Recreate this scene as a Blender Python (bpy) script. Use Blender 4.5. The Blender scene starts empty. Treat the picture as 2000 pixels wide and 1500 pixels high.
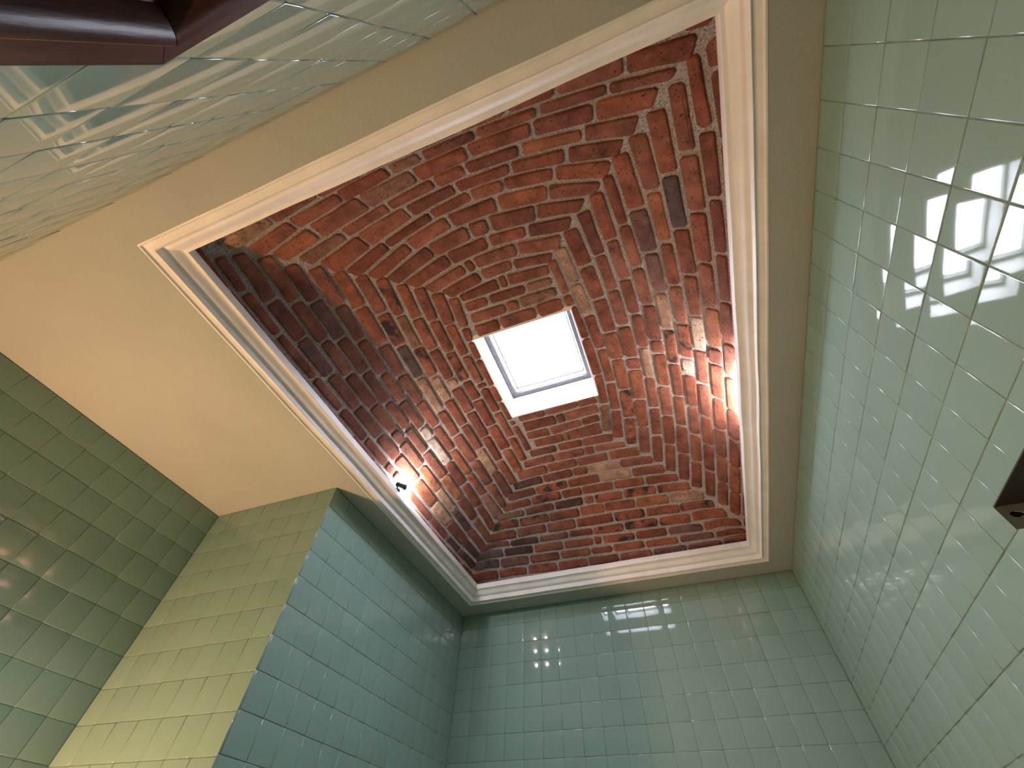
import bpy, bmesh, math, random
from mathutils import Vector, Matrix

scene = bpy.context.scene
COL = scene.collection
random.seed(7)
S = 1.267            # metres per survey unit (camera to ceiling)
CZ = 1.60            # camera height above the floor


def W(x, y, z):      # survey units -> metres
    return Vector((x * S, y * S, CZ + z * S))


# ---------------------------------------------------------------- camera
R = ((0.935588, 0.351996, 0.027832), (-0.262530, 0.746167, -0.611811), (-0.236122, 0.565096, 0.790514))
cam_data = bpy.data.cameras.new('camera')
cam = bpy.data.objects.new('camera', cam_data)
COL.objects.link(cam)
m = Matrix(((R[0][0], -R[1][0], -R[2][0]), (R[0][1], -R[1][1], -R[2][1]), (R[0][2], -R[1][2], -R[2][2])))
cam.matrix_world = Matrix.Translation((0, 0, CZ)) @ m.to_4x4()
cam_data.sensor_fit = 'HORIZONTAL'
cam_data.sensor_width = 36.0
cam_data.lens = 36.0 * 809.3 / 2000.0
cam_data.clip_start = 0.01
scene.camera = cam

# ---------------------------------------------------------------- light and exposure
world = bpy.data.worlds.new('world')
scene.world = world
world.use_nodes = True
bg = world.node_tree.nodes['Background']
bg.inputs[0].default_value = (0.95, 0.92, 0.86, 1)
bg.inputs[1].default_value = 0.04
scene.view_settings.view_transform = 'Standard'
scene.view_settings.look = 'None'
scene.view_settings.exposure = 0.0
scene.view_settings.gamma = 1.0
scene.view_settings.use_curve_mapping = False
SKYLIGHT = 49.0       # radiance of the daylit acrylic
SKY_COL = (0.82, 0.85, 1.0)
LAMP_L, LAMP_R = 1750.0, 330.0
WARM_W = 124.0


# the washroom's warm globe lamp, on the left wall below the frame
ld = bpy.data.lights.new('globe_light', 'POINT')
ld.energy, ld.color, ld.shadow_soft_size = WARM_W, (1.0, 0.515, 0.27), 0.06
lo = bpy.data.objects.new('globe_light', ld)
COL.objects.link(lo)
lo.location = W(-1.63, 0.30, -0.42)


# ---------------------------------------------------------------- materials
def new_mat(name):
    mt = bpy.data.materials.new(name)
    mt.use_nodes = True
    nt = mt.node_tree
    return mt, nt, nt.nodes['Principled BSDF']


def N(nt, kind, **kw):
    n = nt.nodes.new(kind)
    for k, v in kw.items():
        if k.startswith('in_'):
            n.inputs[k[3:].replace('_', ' ')].default_value = v
        else:
            setattr(n, k, v)
    return n


def noise(nt, vec, scale, detail=4.0, rough=0.55):
    n = N(nt, 'ShaderNodeTexNoise')
    n.inputs['Scale'].default_value = scale
    n.inputs['Detail'].default_value = detail
    n.inputs['Roughness'].default_value = rough
    nt.links.new(vec, n.inputs['Vector'])
    return n


def ramp(nt, src, stops):
    r = N(nt, 'ShaderNodeValToRGB')
    e = r.color_ramp.elements
    while len(e) < len(stops):
        e.new(0.5)
    for q, (p, c) in zip(e, stops):
        q.position = p
        q.color = c if len(c) == 4 else (*c, 1)
    nt.links.new(src, r.inputs[0])
    return r


def mixc(nt, fac, a, b, blend='MIX'):
    n = N(nt, 'ShaderNodeMix', data_type='RGBA', blend_type=blend)
    for s, v in ((n.inputs[0], fac), (n.inputs[6], a), (n.inputs[7], b)):
        if hasattr(v, 'is_linked'):
            nt.links.new(v, s)
        else:
            s.default_value = v if not isinstance(v, tuple) else (*v, 1)[:4]
    return n.outputs[2]


def bump(nt, h, strength, dist, normal=None):
    b = N(nt, 'ShaderNodeBump')
    b.inputs['Strength'].default_value = strength
    b.inputs['Distance'].default_value = dist
    nt.links.new(h, b.inputs['Height'])
    if normal is not None:
        nt.links.new(normal, b.inputs['Normal'])
    return b.outputs[0]


def obj_coords(nt, spread=40.0):
    tc = N(nt, 'ShaderNodeTexCoord')
    oi = N(nt, 'ShaderNodeObjectInfo')
    mul = N(nt, 'ShaderNodeMath', operation='MULTIPLY')
    mul.inputs[1].default_value = spread
    nt.links.new(oi.outputs['Random'], mul.inputs[0])
    add = N(nt, 'ShaderNodeVectorMath', operation='ADD')
    nt.links.new(tc.outputs['Object'], add.inputs[0])
    nt.links.new(mul.outputs[0], add.inputs[1])
    return add.outputs[0], oi, tc


# glazed mint tile
M_TILE, nt, b = new_mat('mint_glazed_tile')
v, oi, tc = obj_coords(nt)
tone = ramp(nt, oi.outputs['Random'], [(0.0, (0.220, 0.338, 0.296)), (1.0, (0.238, 0.360, 0.315))])
nt.links.new(tone.outputs[0], b.inputs['Base Color'])
b.inputs['Roughness'].default_value = 0.055
b.inputs['IOR'].default_value = 1.50
n1 = noise(nt, v, 11.0, 1.0, 0.4)
n2 = noise(nt, v, 60.0, 1.0, 0.4)
nb = bump(nt, n1.outputs[0], 0.036, 0.004)
nb = bump(nt, n2.outputs[0], 0.01, 0.002, nb)
nt.links.new(nb, b.inputs['Normal'])

# grout
M_GROUT, nt, b = new_mat('dark_grout')
tc = N(nt, 'ShaderNodeTexCoord')
g = noise(nt, tc.outputs['Object'], 30, 4)
nt.links.new(ramp(nt, g.outputs[0], [(0.3, (0.09, 0.115, 0.093)), (0.7, (0.19, 0.245, 0.20))]).outputs[0], b.inputs['Base Color'])
b.inputs['Roughness'].default_value = 0.8

# painted plaster ceiling
M_PLASTER, nt, b = new_mat('cream_plaster')
tc = N(nt, 'ShaderNodeTexCoord')
p = tc.outputs['Object']
big = noise(nt, p, 1.6, 4)
col = ramp(nt, big.outputs[0], [(0.35, (0.405, 0.432, 0.400)), (0.68, (0.450, 0.478, 0.445))])
nt.links.new(col.outputs[0], b.inputs['Base Color'])
b.inputs['Roughness'].default_value = 0.9
fine = noise(nt, p, 160, 5, 0.6)
mid = noise(nt, p, 40, 5, 0.7)
patch = noise(nt, p, 5, 2)
patch_r = ramp(nt, patch.outputs[0], [(0.46, (0, 0, 0)), (0.78, (1, 1, 1))])
trowel = mixc(nt, patch_r.outputs[0], (0.5, 0.5, 0.5), mid.outputs['Color'])
nb = bump(nt, fine.outputs[0], 0.35, 0.002)
nb = bump(nt, trowel, 0.5, 0.012, nb)
nt.links.new(nb, b.inputs['Normal'])

# white moulding
M_WHITE, nt, b = new_mat('white_plaster')
tc = N(nt, 'ShaderNodeTexCoord')
p = tc.outputs['Object']
w1 = noise(nt, p, 9, 5)
nt.links.new(ramp(nt, w1.outputs[0], [(0.3, (0.78, 0.77, 0.755)), (0.62, (0.88, 0.87, 0.86))]).outputs[0], b.inputs['Base Color'])
b.inputs['Roughness'].default_value = 0.5
nb = bump(nt, noise(nt, p, 70, 5).outputs[0], 0.2, 0.003)
nt.links.new(nb, b.inputs['Normal'])

# brick: colour of each brick from the object, char spots by its alpha
M_BRICK, nt, b = new_mat('fired_brick')
v, oi, tc = obj_coords(nt)
soft = noise(nt, v, 14, 5, 0.65)
fine = noise(nt, v, 120, 5, 0.7)
c = mixc(nt, ramp(nt, soft.outputs[0], [(0.25, (0, 0, 0)), (0.75, (1, 1, 1))]).outputs[0], (0.34, 0.29, 0.29), (1.40, 1.45, 1.42))
base = mixc(nt, 1.0, oi.outputs['Color'], c, 'MULTIPLY')
dust = ramp(nt, noise(nt, v, 30, 6, 0.75).outputs[0], [(0.56, (0, 0, 0)), (0.72, (0.35, 0.35, 0.35))])
base = mixc(nt, dust.outputs[0], base, (0.40, 0.27, 0.21))
spot = noise(nt, v, 17, 2, 0.5)
gt = N(nt, 'ShaderNodeMath', operation='MULTIPLY_ADD')
nt.links.new(spot.outputs[0], gt.inputs[0])
gt.inputs[1].default_value = 6.0
sub = N(nt, 'ShaderNodeMath', operation='MULTIPLY_ADD')
nt.links.new(oi.outputs['Alpha'], sub.inputs[0])
sub.inputs[1].default_value = 2.9
sub.inputs[2].default_value = -5.75
nt.links.new(sub.outputs[0], gt.inputs[2])
gt.use_clamp = True
base = mixc(nt, gt.outputs[0], base, (0.028, 0.018, 0.015))
vo = N(nt, 'ShaderNodeTexVoronoi')
vo.inputs['Scale'].default_value = 95
nt.links.new(v, vo.inputs['Vector'])
sel = noise(nt, v, 45, 2)
pit = N(nt, 'ShaderNodeMath', operation='ADD')
nt.links.new(vo.outputs['Distance'], pit.inputs[0])
nt.links.new(sel.outputs[0], pit.inputs[1])
pit_r = ramp(nt, pit.outputs[0], [(0.60, (0, 0, 0)), (0.67, (1, 1, 1))])
base = mixc(nt, pit_r.outputs[0], (0.035, 0.018, 0.012), base)
nt.links.new(base, b.inputs['Base Color'])
b.inputs['Roughness'].default_value = 0.86
nb = bump(nt, fine.outputs[0], 0.8, 0.005)
nb = bump(nt, pit_r.outputs[0], 0.6, 0.004, nb)
nb = bump(nt, soft.outputs[0], 0.8, 0.010, nb)
nt.links.new(nb, b.inputs['Normal'])

# gritty mortar
M_MORTAR, nt, b = new_mat('gritty_mortar')
tc = N(nt, 'ShaderNodeTexCoord')
p = tc.outputs['Object']
grit = noise(nt, p, 170, 5, 0.75)
gc = ramp(nt, grit.outputs[0], [(0.37, (0.075, 0.062, 0.058)), (0.47, (0.40, 0.36, 0.345)), (0.64, (0.70, 0.65, 0.63))])
lump = noise(nt, p, 8, 3)
gc2 = mixc(nt, ramp(nt, lump.outputs[0], [(0.35, (0, 0, 0)), (0.7, (0.5, 0.5, 0.5))]).outputs[0], gc.outputs[0], (0.38, 0.335, 0.32))
nt.links.new(gc2, b.inputs['Base Color'])
b.inputs['Roughness'].default_value = 0.95
nb = bump(nt, grit.outputs[0], 0.9, 0.006)
nb = bump(nt, noise(nt, p, 40, 4).outputs[0], 0.7, 0.010, nb)
nt.links.new(nb, b.inputs['Normal'])

# varnished wood of the door frame
M_WOOD, nt, b = new_mat('dark_varnished_wood')
tc = N(nt, 'ShaderNodeTexCoord')
mp = N(nt, 'ShaderNodeMapping')
mp.inputs['Scale'].default_value = (14, 14, 2.0)
nt.links.new(tc.outputs['Object'], mp.inputs[0])
g = noise(nt, mp.outputs[0], 4, 6, 0.6)
nt.links.new(ramp(nt, g.outputs[0], [(0.3, (0.020, 0.006, 0.005)), (0.7, (0.046, 0.014, 0.011))]).outputs[0], b.inputs['Base Color'])
b.inputs['Roughness'].default_value = 0.40
b.inputs['Specular IOR Level'].default_value = 0.14
nt.links.new(bump(nt, g.outputs[0], 0.25, 0.003), b.inputs['Normal'])

M_METAL, nt, b = new_mat('dull_dark_metal')
tc = N(nt, 'ShaderNodeTexCoord')
g = noise(nt, tc.outputs['Object'], 25, 4)
nt.links.new(ramp(nt, g.outputs[0], [(0.3, (0.24, 0.25, 0.22)), (0.7, (0.36, 0.37, 0.33))]).outputs[0], b.inputs['Base Color'])
b.inputs['Metallic'].default_value = 0.35
b.inputs['Roughness'].default_value = 0.5

M_DARK, nt, b = new_mat('shaded_metal')  # shade under the bracket plate, put into its colour
b.inputs['Base Color'].default_value = (0.020, 0.016, 0.010, 1)
b.inputs['Roughness'].default_value = 0.6

M_BLACK, nt, b = new_mat('black_lamp_body')
b.inputs['Base Color'].default_value = (0.012, 0.012, 0.013, 1)
b.inputs['Roughness'].default_value = 0.45

M_ALU, nt, b = new_mat('aluminium_frame')
tc = N(nt, 'ShaderNodeTexCoord')
g = noise(nt, tc.outputs['Object'], 60, 4)
nt.links.new(ramp(nt, g.outputs[0], [(0.35, (0.012, 0.011, 0.013)), (0.65, (0.030, 0.028, 0.032))]).outputs[0], b.inputs['Base Color'])
b.inputs['Roughness'].default_value = 0.5

M_FLOOR, nt, b = new_mat('brown_floor')
tc = N(nt, 'ShaderNodeTexCoord')
br = N(nt, 'ShaderNodeTexBrick')
br.offset = 0.0
br.inputs['Color1'].default_value = (0.13, 0.11, 0.09, 1)
br.inputs['Color2'].default_value = (0.11, 0.095, 0.08, 1)
br.inputs['Mortar'].default_value = (0.25, 0.22, 0.19, 1)
br.inputs['Scale'].default_value = 1.0
br.inputs['Brick Width'].default_value = 0.3
br.inputs['Row Height'].default_value = 0.3
br.inputs['Mortar Size'].default_value = 0.006
nt.links.new(tc.outputs['Object'], br.inputs['Vector'])
nt.links.new(br.outputs['Color'], b.inputs['Base Color'])
b.inputs['Roughness'].default_value = 0.5


def emit(name, col, strength):
    mt = bpy.data.materials.new(name)
    mt.use_nodes = True
    nt = mt.node_tree
    nt.nodes.remove(nt.nodes['Principled BSDF'])
    e = nt.nodes.new('ShaderNodeEmission')
    e.inputs[0].default_value = (*col, 1)
    e.inputs[1].default_value = strength
    nt.links.new(e.outputs[0], nt.nodes['Material Output'].inputs[0])
    return mt


M_SKY = emit('daylit_acrylic', SKY_COL, SKYLIGHT)
M_BULB_L = emit('halogen_bulb', (1.0, 0.94, 0.92), LAMP_L)
M_BULB_R = emit('halogen_bulb_warm', (1.0, 0.90, 0.90), LAMP_R)


# ---------------------------------------------------------------- helpers
def link(name, mesh, parent=None, mat=None):
    o = bpy.data.objects.new(name, mesh)
    COL.objects.link(o)
    if parent is not None:
        o.parent = parent
    if mat is not None and not mesh.materials:
        mesh.materials.append(mat)
    return o


def obj_bm(name, bm, mat, parent=None, smooth=None):
    me = bpy.data.meshes.new(name)
    bmesh.ops.recalc_face_normals(bm, faces=bm.faces)
    bm.to_mesh(me)
    bm.free()
    if smooth is not None:
        for p in me.polygons:
            p.use_smooth = True
        me.set_sharp_from_angle(angle=math.radians(smooth))
    return link(name, me, parent, mat)


def tag(o, label, cat, kind=None, group=None):
    o['label'] = label
    o['category'] = cat
    if kind:
        o['kind'] = kind
    if group:
        o['group'] = group
    return o


def empty(name, loc=(0, 0, 0)):
    o = bpy.data.objects.new(name, None)
    COL.objects.link(o)
    o.location = loc
    return o


def add_box(bm, lo, hi):
    r = bmesh.ops.create_cube(bm, size=1.0)
    vs = r['verts']
    for v in vs:
        v.co = Vector([(lo[i] + hi[i]) / 2 + v.co[i] * (hi[i] - lo[i]) for i in range(3)])
    return vs


def project(p):
    q = p - Vector((0, 0, CZ))
    c = [sum(R[i][j] * q[j] for j in range(3)) for i in range(3)]
    if c[2] < 0.02:
        return None
    return (1000 + 809.3 * c[0] / c[2], 750 + 809.3 * c[1] / c[2])


# ---------------------------------------------------------------- tiled walls
JOINT = 0.0014
RECESS = 0.0012
_tile_cache = {}


def tile_mesh(w, h):
    key = (round(w, 4), round(h, 4))
    if key in _tile_cache:
        return _tile_cache[key]
    rings = []
    for inset, z in ((0.0, -0.0035), (0.0, -0.0012), (0.0009, -0.0002), (0.0024, 0.0)):
        x, y = w / 2 - inset, h / 2 - inset
        rings.append([(-x, -y, z), (x, -y, z), (x, y, z), (-x, y, z)])
    vs = [p for r in rings for p in r]
    fs = []
    for k in range(3):
        for i in range(4):
            j = (i + 1) % 4
            fs.append((4 * k + i, 4 * k + j, 4 * k + 4 + j, 4 * k + 4 + i))
    fs.append((12, 13, 14, 15))
    me = bpy.data.meshes.new('tile')
    me.from_pydata(vs, [], fs)
    me.materials.append(M_TILE)
    for p in me.polygons:
        p.use_smooth = True
    _tile_cache[key] = me
    return me


def tile_wall(wall, o, u, v, n, us, vs, holes=(), keep=300):
    """Tiles of the wall: o origin, u/v directions in the plane, n normal towards the room; us/vs joint positions."""
    cells = []
    for a0, a1 in zip(us[:-1], us[1:]):
        for b0, b1 in zip(vs[:-1], vs[1:]):
            w_, h_ = a1 - a0 - JOINT, b1 - b0 - JOINT
            if w_ < 0.006 or h_ < 0.006:
                continue
            ca, cb = (a0 + a1) / 2, (b0 + b1) / 2
            if any(x0 < ca < x1 and y0 < cb < y1 for x0, x1, y0, y1 in holes):
                continue
            pts = [project(o + u * (ca + s * w_ / 2) + v * (cb + t * h_ / 2)) for s in (-1, 0, 1) for t in (-1, 0, 1)]
            seen = [q for q in pts if q and -5 < q[0] < 2005 and -5 < q[1] < 1505]
            good = [q for q in pts if q]
            size = 0.0
            if seen and len(good) == 9:
                size = (max(q[0] for q in good) - min(q[0] for q in good)) * (max(q[1] for q in good) - min(q[1] for q in good))
            elif seen:
                size = 1e5
            cells.append((size, ca, cb, w_, h_))
    cells.sort(key=lambda c: -c[0])
    rnd = random.Random(len(cells))
    rest = bmesh.new()
    n_one = 0
    for i, (size, ca, cb, w_, h_) in enumerate(cells):
        ax, ay = rnd.gauss(0, 0.0021), rnd.gauss(0, 0.0021)
        dz = rnd.gauss(0, 0.00025)
        basis = Matrix((u, v, n)).transposed().to_4x4()
        mw = Matrix.Translation(o + u * ca + v * cb + n * dz) @ basis @ Matrix.Rotation(ax, 4, 'X') @ Matrix.Rotation(ay, 4, 'Y') @ Matrix.Rotation(rnd.gauss(0, 0.002), 4, 'Z')
        if size > 0 and i < keep:
            t = link('tile', tile_mesh(w_, h_), wall)
            t.matrix_world = mw
            n_one += 1
        else:
            tm = tile_mesh(w_, h_)
            base = len(rest.verts)
            nv = [rest.verts.new(mw @ q.co) for q in tm.vertices]
            for p in tm.polygons:
                f = rest.faces.new([nv[k] for k in p.vertices])
                f.smooth = True
    if len(rest.verts):
        r = obj_bm('tiles', rest, M_TILE, wall)
        r['kind'] = 'stuff'
    else:
        rest.free()
    return n_one


def steps(start, end, first, pitch):
    """Joint positions from start to end with a joint at first and every pitch."""
    k = math.ceil((start - first) / pitch - 1e-6)
    out = [start]
    x = first + k * pitch
    while x < end - 1e-4:
        if x > start + 1e-4:
            out.append(x)
        x += pitch
    out.append(end)
    return out


XR, YB, XC, YD, XE, YF = 0.518, 2.125, -1.113, 0.962, -1.706, -0.0955
FLOOR_Z = -CZ / S
TH = 0.12
X3, Y3, Z3 = Vector((1, 0, 0)), Vector((0, 1, 0)), Vector((0, 0, 1))


def wall_slab(name, lo, hi, label):
    bm = bmesh.new()
    add_box(bm, lo, hi)
    o = obj_bm(name, bm, M_GROUT)
    return tag(o, label, 'wall', 'structure')


def zsteps(first, pitch):
    return [CZ + S * q for q in steps(FLOOR_Z, 0.9982, first, pitch)]


top = CZ + S
# right wall (x = XR), u along +y
wr = wall_slab('wall_right', (XR * S + RECESS, YF * S - TH, 0), (XR * S + TH, YB * S + TH, top), 'mint green tiled wall behind the dark metal bracket, with the bright skylight reflection')
tile_wall(wr, Vector((XR * S, 0, 0)), Y3, Z3, -X3, [S * q for q in steps(YF, YB, 0.1685, 0.0868)], zsteps(0.9195, 0.0886))
# far wall (y = YB), u along +x
wb = wall_slab('wall_far', (XC * S - TH, YB * S + RECESS, 0), (XR * S + TH, YB * S + TH, top), 'bluish mint tiled wall below the far end of the white moulding')
tile_wall(wb, Vector((0, YB * S, 0)), X3, Z3, -Y3, [S * q for q in steps(XC, XR, -1.1065, 0.0862)], zsteps(0.9275, 0.0878))
# pier: its right face (x = XC) and its front face (y = YD)
wc = wall_slab('wall_pier', (XE * S - TH, YD * S + RECESS, 0), (XC * S - RECESS, YB * S + TH, top), 'projecting tiled pier with one yellow-lit face and one shaded blue-green face')
tile_wall(wc, Vector((XC * S, 0, 0)), Y3, Z3, X3, [S * q for q in steps(YD, YB, 0.968, 0.0868)], zsteps(0.918, 0.0871), keep=150)
tile_wall(wc, Vector((0, YD * S, 0)), X3, Z3, -Y3, [S * q for q in steps(XE, XC, -1.106, 0.0868)], zsteps(0.913, 0.0871), keep=150)
# left wall (x = XE)
we = wall_slab('wall_left', (XE * S - TH, YF * S - TH, 0), (XE * S - RECESS, YD * S + TH, top), 'olive-looking shaded tiled wall left of the yellow-lit pier')
tile_wall(we, Vector((XE * S, 0, 0)), Y3, Z3, X3, [S * q for q in steps(YF, YD, 0.9625, 0.0868)], zsteps(0.915, 0.0871))
# near wall (y = YF) with the doorway
DX0, DX1, DZ1 = -0.215 + 0.050, 0.38, 0.3233 - 0.050
bm = bmesh.new()
ylo, yhi = YF * S - TH, YF * S - RECESS
add_box(bm, (XE * S - TH, ylo, 0), (DX0 * S, yhi, top))
add_box(bm, (DX1 * S, ylo, 0), (XR * S + TH, yhi, top))
add_box(bm, (DX0 * S, ylo, CZ + DZ1 * S), (DX1 * S, yhi, top))
wf = tag(obj_bm('wall_near', bm, M_GROUT), 'greyish beige tiled wall above and beside the dark wooden door frame', 'wall', 'structure')
tile_wall(wf, Vector((0, YF * S, 0)), X3, Z3, Y3, [S * q for q in steps(XE, XR, -0.1535, 0.0925)], zsteps(0.936, 0.0880),
          holes=[(DX0 * S, DX1 * S, 0, CZ + DZ1 * S)])

# floor
bm = bmesh.new()
add_box(bm, (XE * S - TH, YF * S - 0.6, -0.1), (XR * S + TH, YB * S + TH, 0))
tag(obj_bm('floor', bm, M_FLOOR), 'plain brown tiled floor of the washroom', 'floor', 'structure')

# ---------------------------------------------------------------- ceiling with its opening
CX, CY = -0.300, 1.007
AO, BO = 0.721, 1.007       # half sizes of the opening at the moulding's outer edge
bm = bmesh.new()
x0, x1, y0, y1 = XE * S - TH, XR * S + TH, YF * S - TH, YB * S + TH
ox0, ox1, oy0, oy1 = (CX - AO) * S, (CX + AO) * S, (CY - BO) * S, (CY + BO) * S
zt = top + 0.10
add_box(bm, (x0, y0, top), (ox0, y1, zt))
add_box(bm, (ox1, y0, top), (x1, y1, zt))
add_box(bm, (ox0, y0, top), (ox1, oy0, zt))
add_box(bm, (ox0, oy1, top), (ox1, y1, zt))
tag(obj_bm('ceiling', bm, M_PLASTER), 'cream plastered flat ceiling around the white moulded opening', 'ceiling', 'structure')

# moulding: profile as (inset from outer edge, height above ceiling), survey units, from the outside in
prof = [(-0.006, 0.002), (-0.004, -0.001), (0.0, -0.001), (0.0008, 0.0), (0.0012, 0.0030), (0.0025, 0.0048), (0.012, 0.0085), (0.0195, 0.0070), (0.0212, 0.0042), (0.0224, 0.0040), (0.0230, 0.0052), (0.0236, 0.0215), (0.0245, 0.0240), (0.0270, 0.0255)]
for i in range(1, 10):
    t = i / 9.0
    d = 0.0270 + 0.0270 * t
    z = 0.0255 + 0.0230 * (t - 0.14 * math.sin(2 * math.pi * t))
    prof.append((d, z))
prof += [(0.0552, 0.0492), (0.0572, 0.0494), (0.0580, 0.0502), (0.0583, 0.0515), (0.0583, 0.0740), (0.0577, 0.0752), (0.0560, 0.0755), (-0.045, 0.0755)]


def rect_pt(inset_x, inset_y, side, t):
    ax, by = AO - inset_x, BO - inset_y
    c = [(-ax, -by), (ax, -by), (ax, by), (-ax, by)]
    p, q = c[side], c[(side + 1) % 4]
    return CX + p[0] + (q[0] - p[0]) * t, CY + p[1] + (q[1] - p[1]) * t


bm = bmesh.new()
NS = 26
grid = []
wob = random.Random(11)
waves = [(wob.uniform(2, 9), wob.uniform(0, 6), wob.uniform(0.00015, 0.0004)) for _ in range(6)]
for side in range(4):
    for k in range(NS):
        t = k / NS
        row = []
        for j, (d, z) in enumerate(prof):
            x, y = rect_pt(d, d, side, t)
            s = side * 3.1 + t * (2.0 if side % 2 else 1.4) * 3
            edge = math.sin(math.pi * t)
            wv = sum(a * math.sin(fq * s + ph + 0.12 * j) for fq, ph, a in waves) * edge
            dx, dy = ((0, 1), (-1, 0), (0, -1), (1, 0))[side]
            row.append(bm.verts.new(W(x + dx * wv, y + dy * wv, 1.0 + z + wv * 0.4)))
        grid.append(row)
L = len(grid)
for i in range(L):
    a, c = grid[i], grid[(i + 1) % L]
    for j in range(len(prof) - 1):
        bm.faces.new((a[j], c[j], c[j + 1], a[j + 1]))
tag(obj_bm('trim_1', bm, M_WHITE, smooth=32), 'white plaster crown moulding framing the opening under the brick vault', 'moulding', 'structure')

# ---------------------------------------------------------------- the brick vault
VA, VB = 0.743, 1.029
VZ0, VH, VP, VQ = 1.06, 0.40, 3.5, 0.8
SKX0, SKX1, SKY0, SKY1 = -0.5010, -0.0925, 0.7740, 1.2240   # skylight opening, survey units


def vault_z(x, y):
    X = min(1.0, abs((x - CX) / VA))
    Y = min(1.0, abs((y - CY) / VB))
    return VZ0 + VH * ((1 - X ** VP) * (1 - Y ** VP)) ** VQ


def vault_n(x, y):           # unit normal towards the room, metric
    e = 0.002
    x = max(CX - VA + 2 * e, min(CX + VA - 2 * e, x))
    y = max(CY - VB + 2 * e, min(CY + VB - 2 * e, y))
    dx = (vault_z(x + e, y) - vault_z(x - e, y)) / (2 * e)
    dy = (vault_z(x, y + e) - vault_z(x, y - e)) / (2 * e)
    return Vector((dx, dy, -1)).normalized()


def vault_pt(x, y, out=0.0):
    return W(x, y, vault_z(x, y)) - vault_n(x, y) * out


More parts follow.
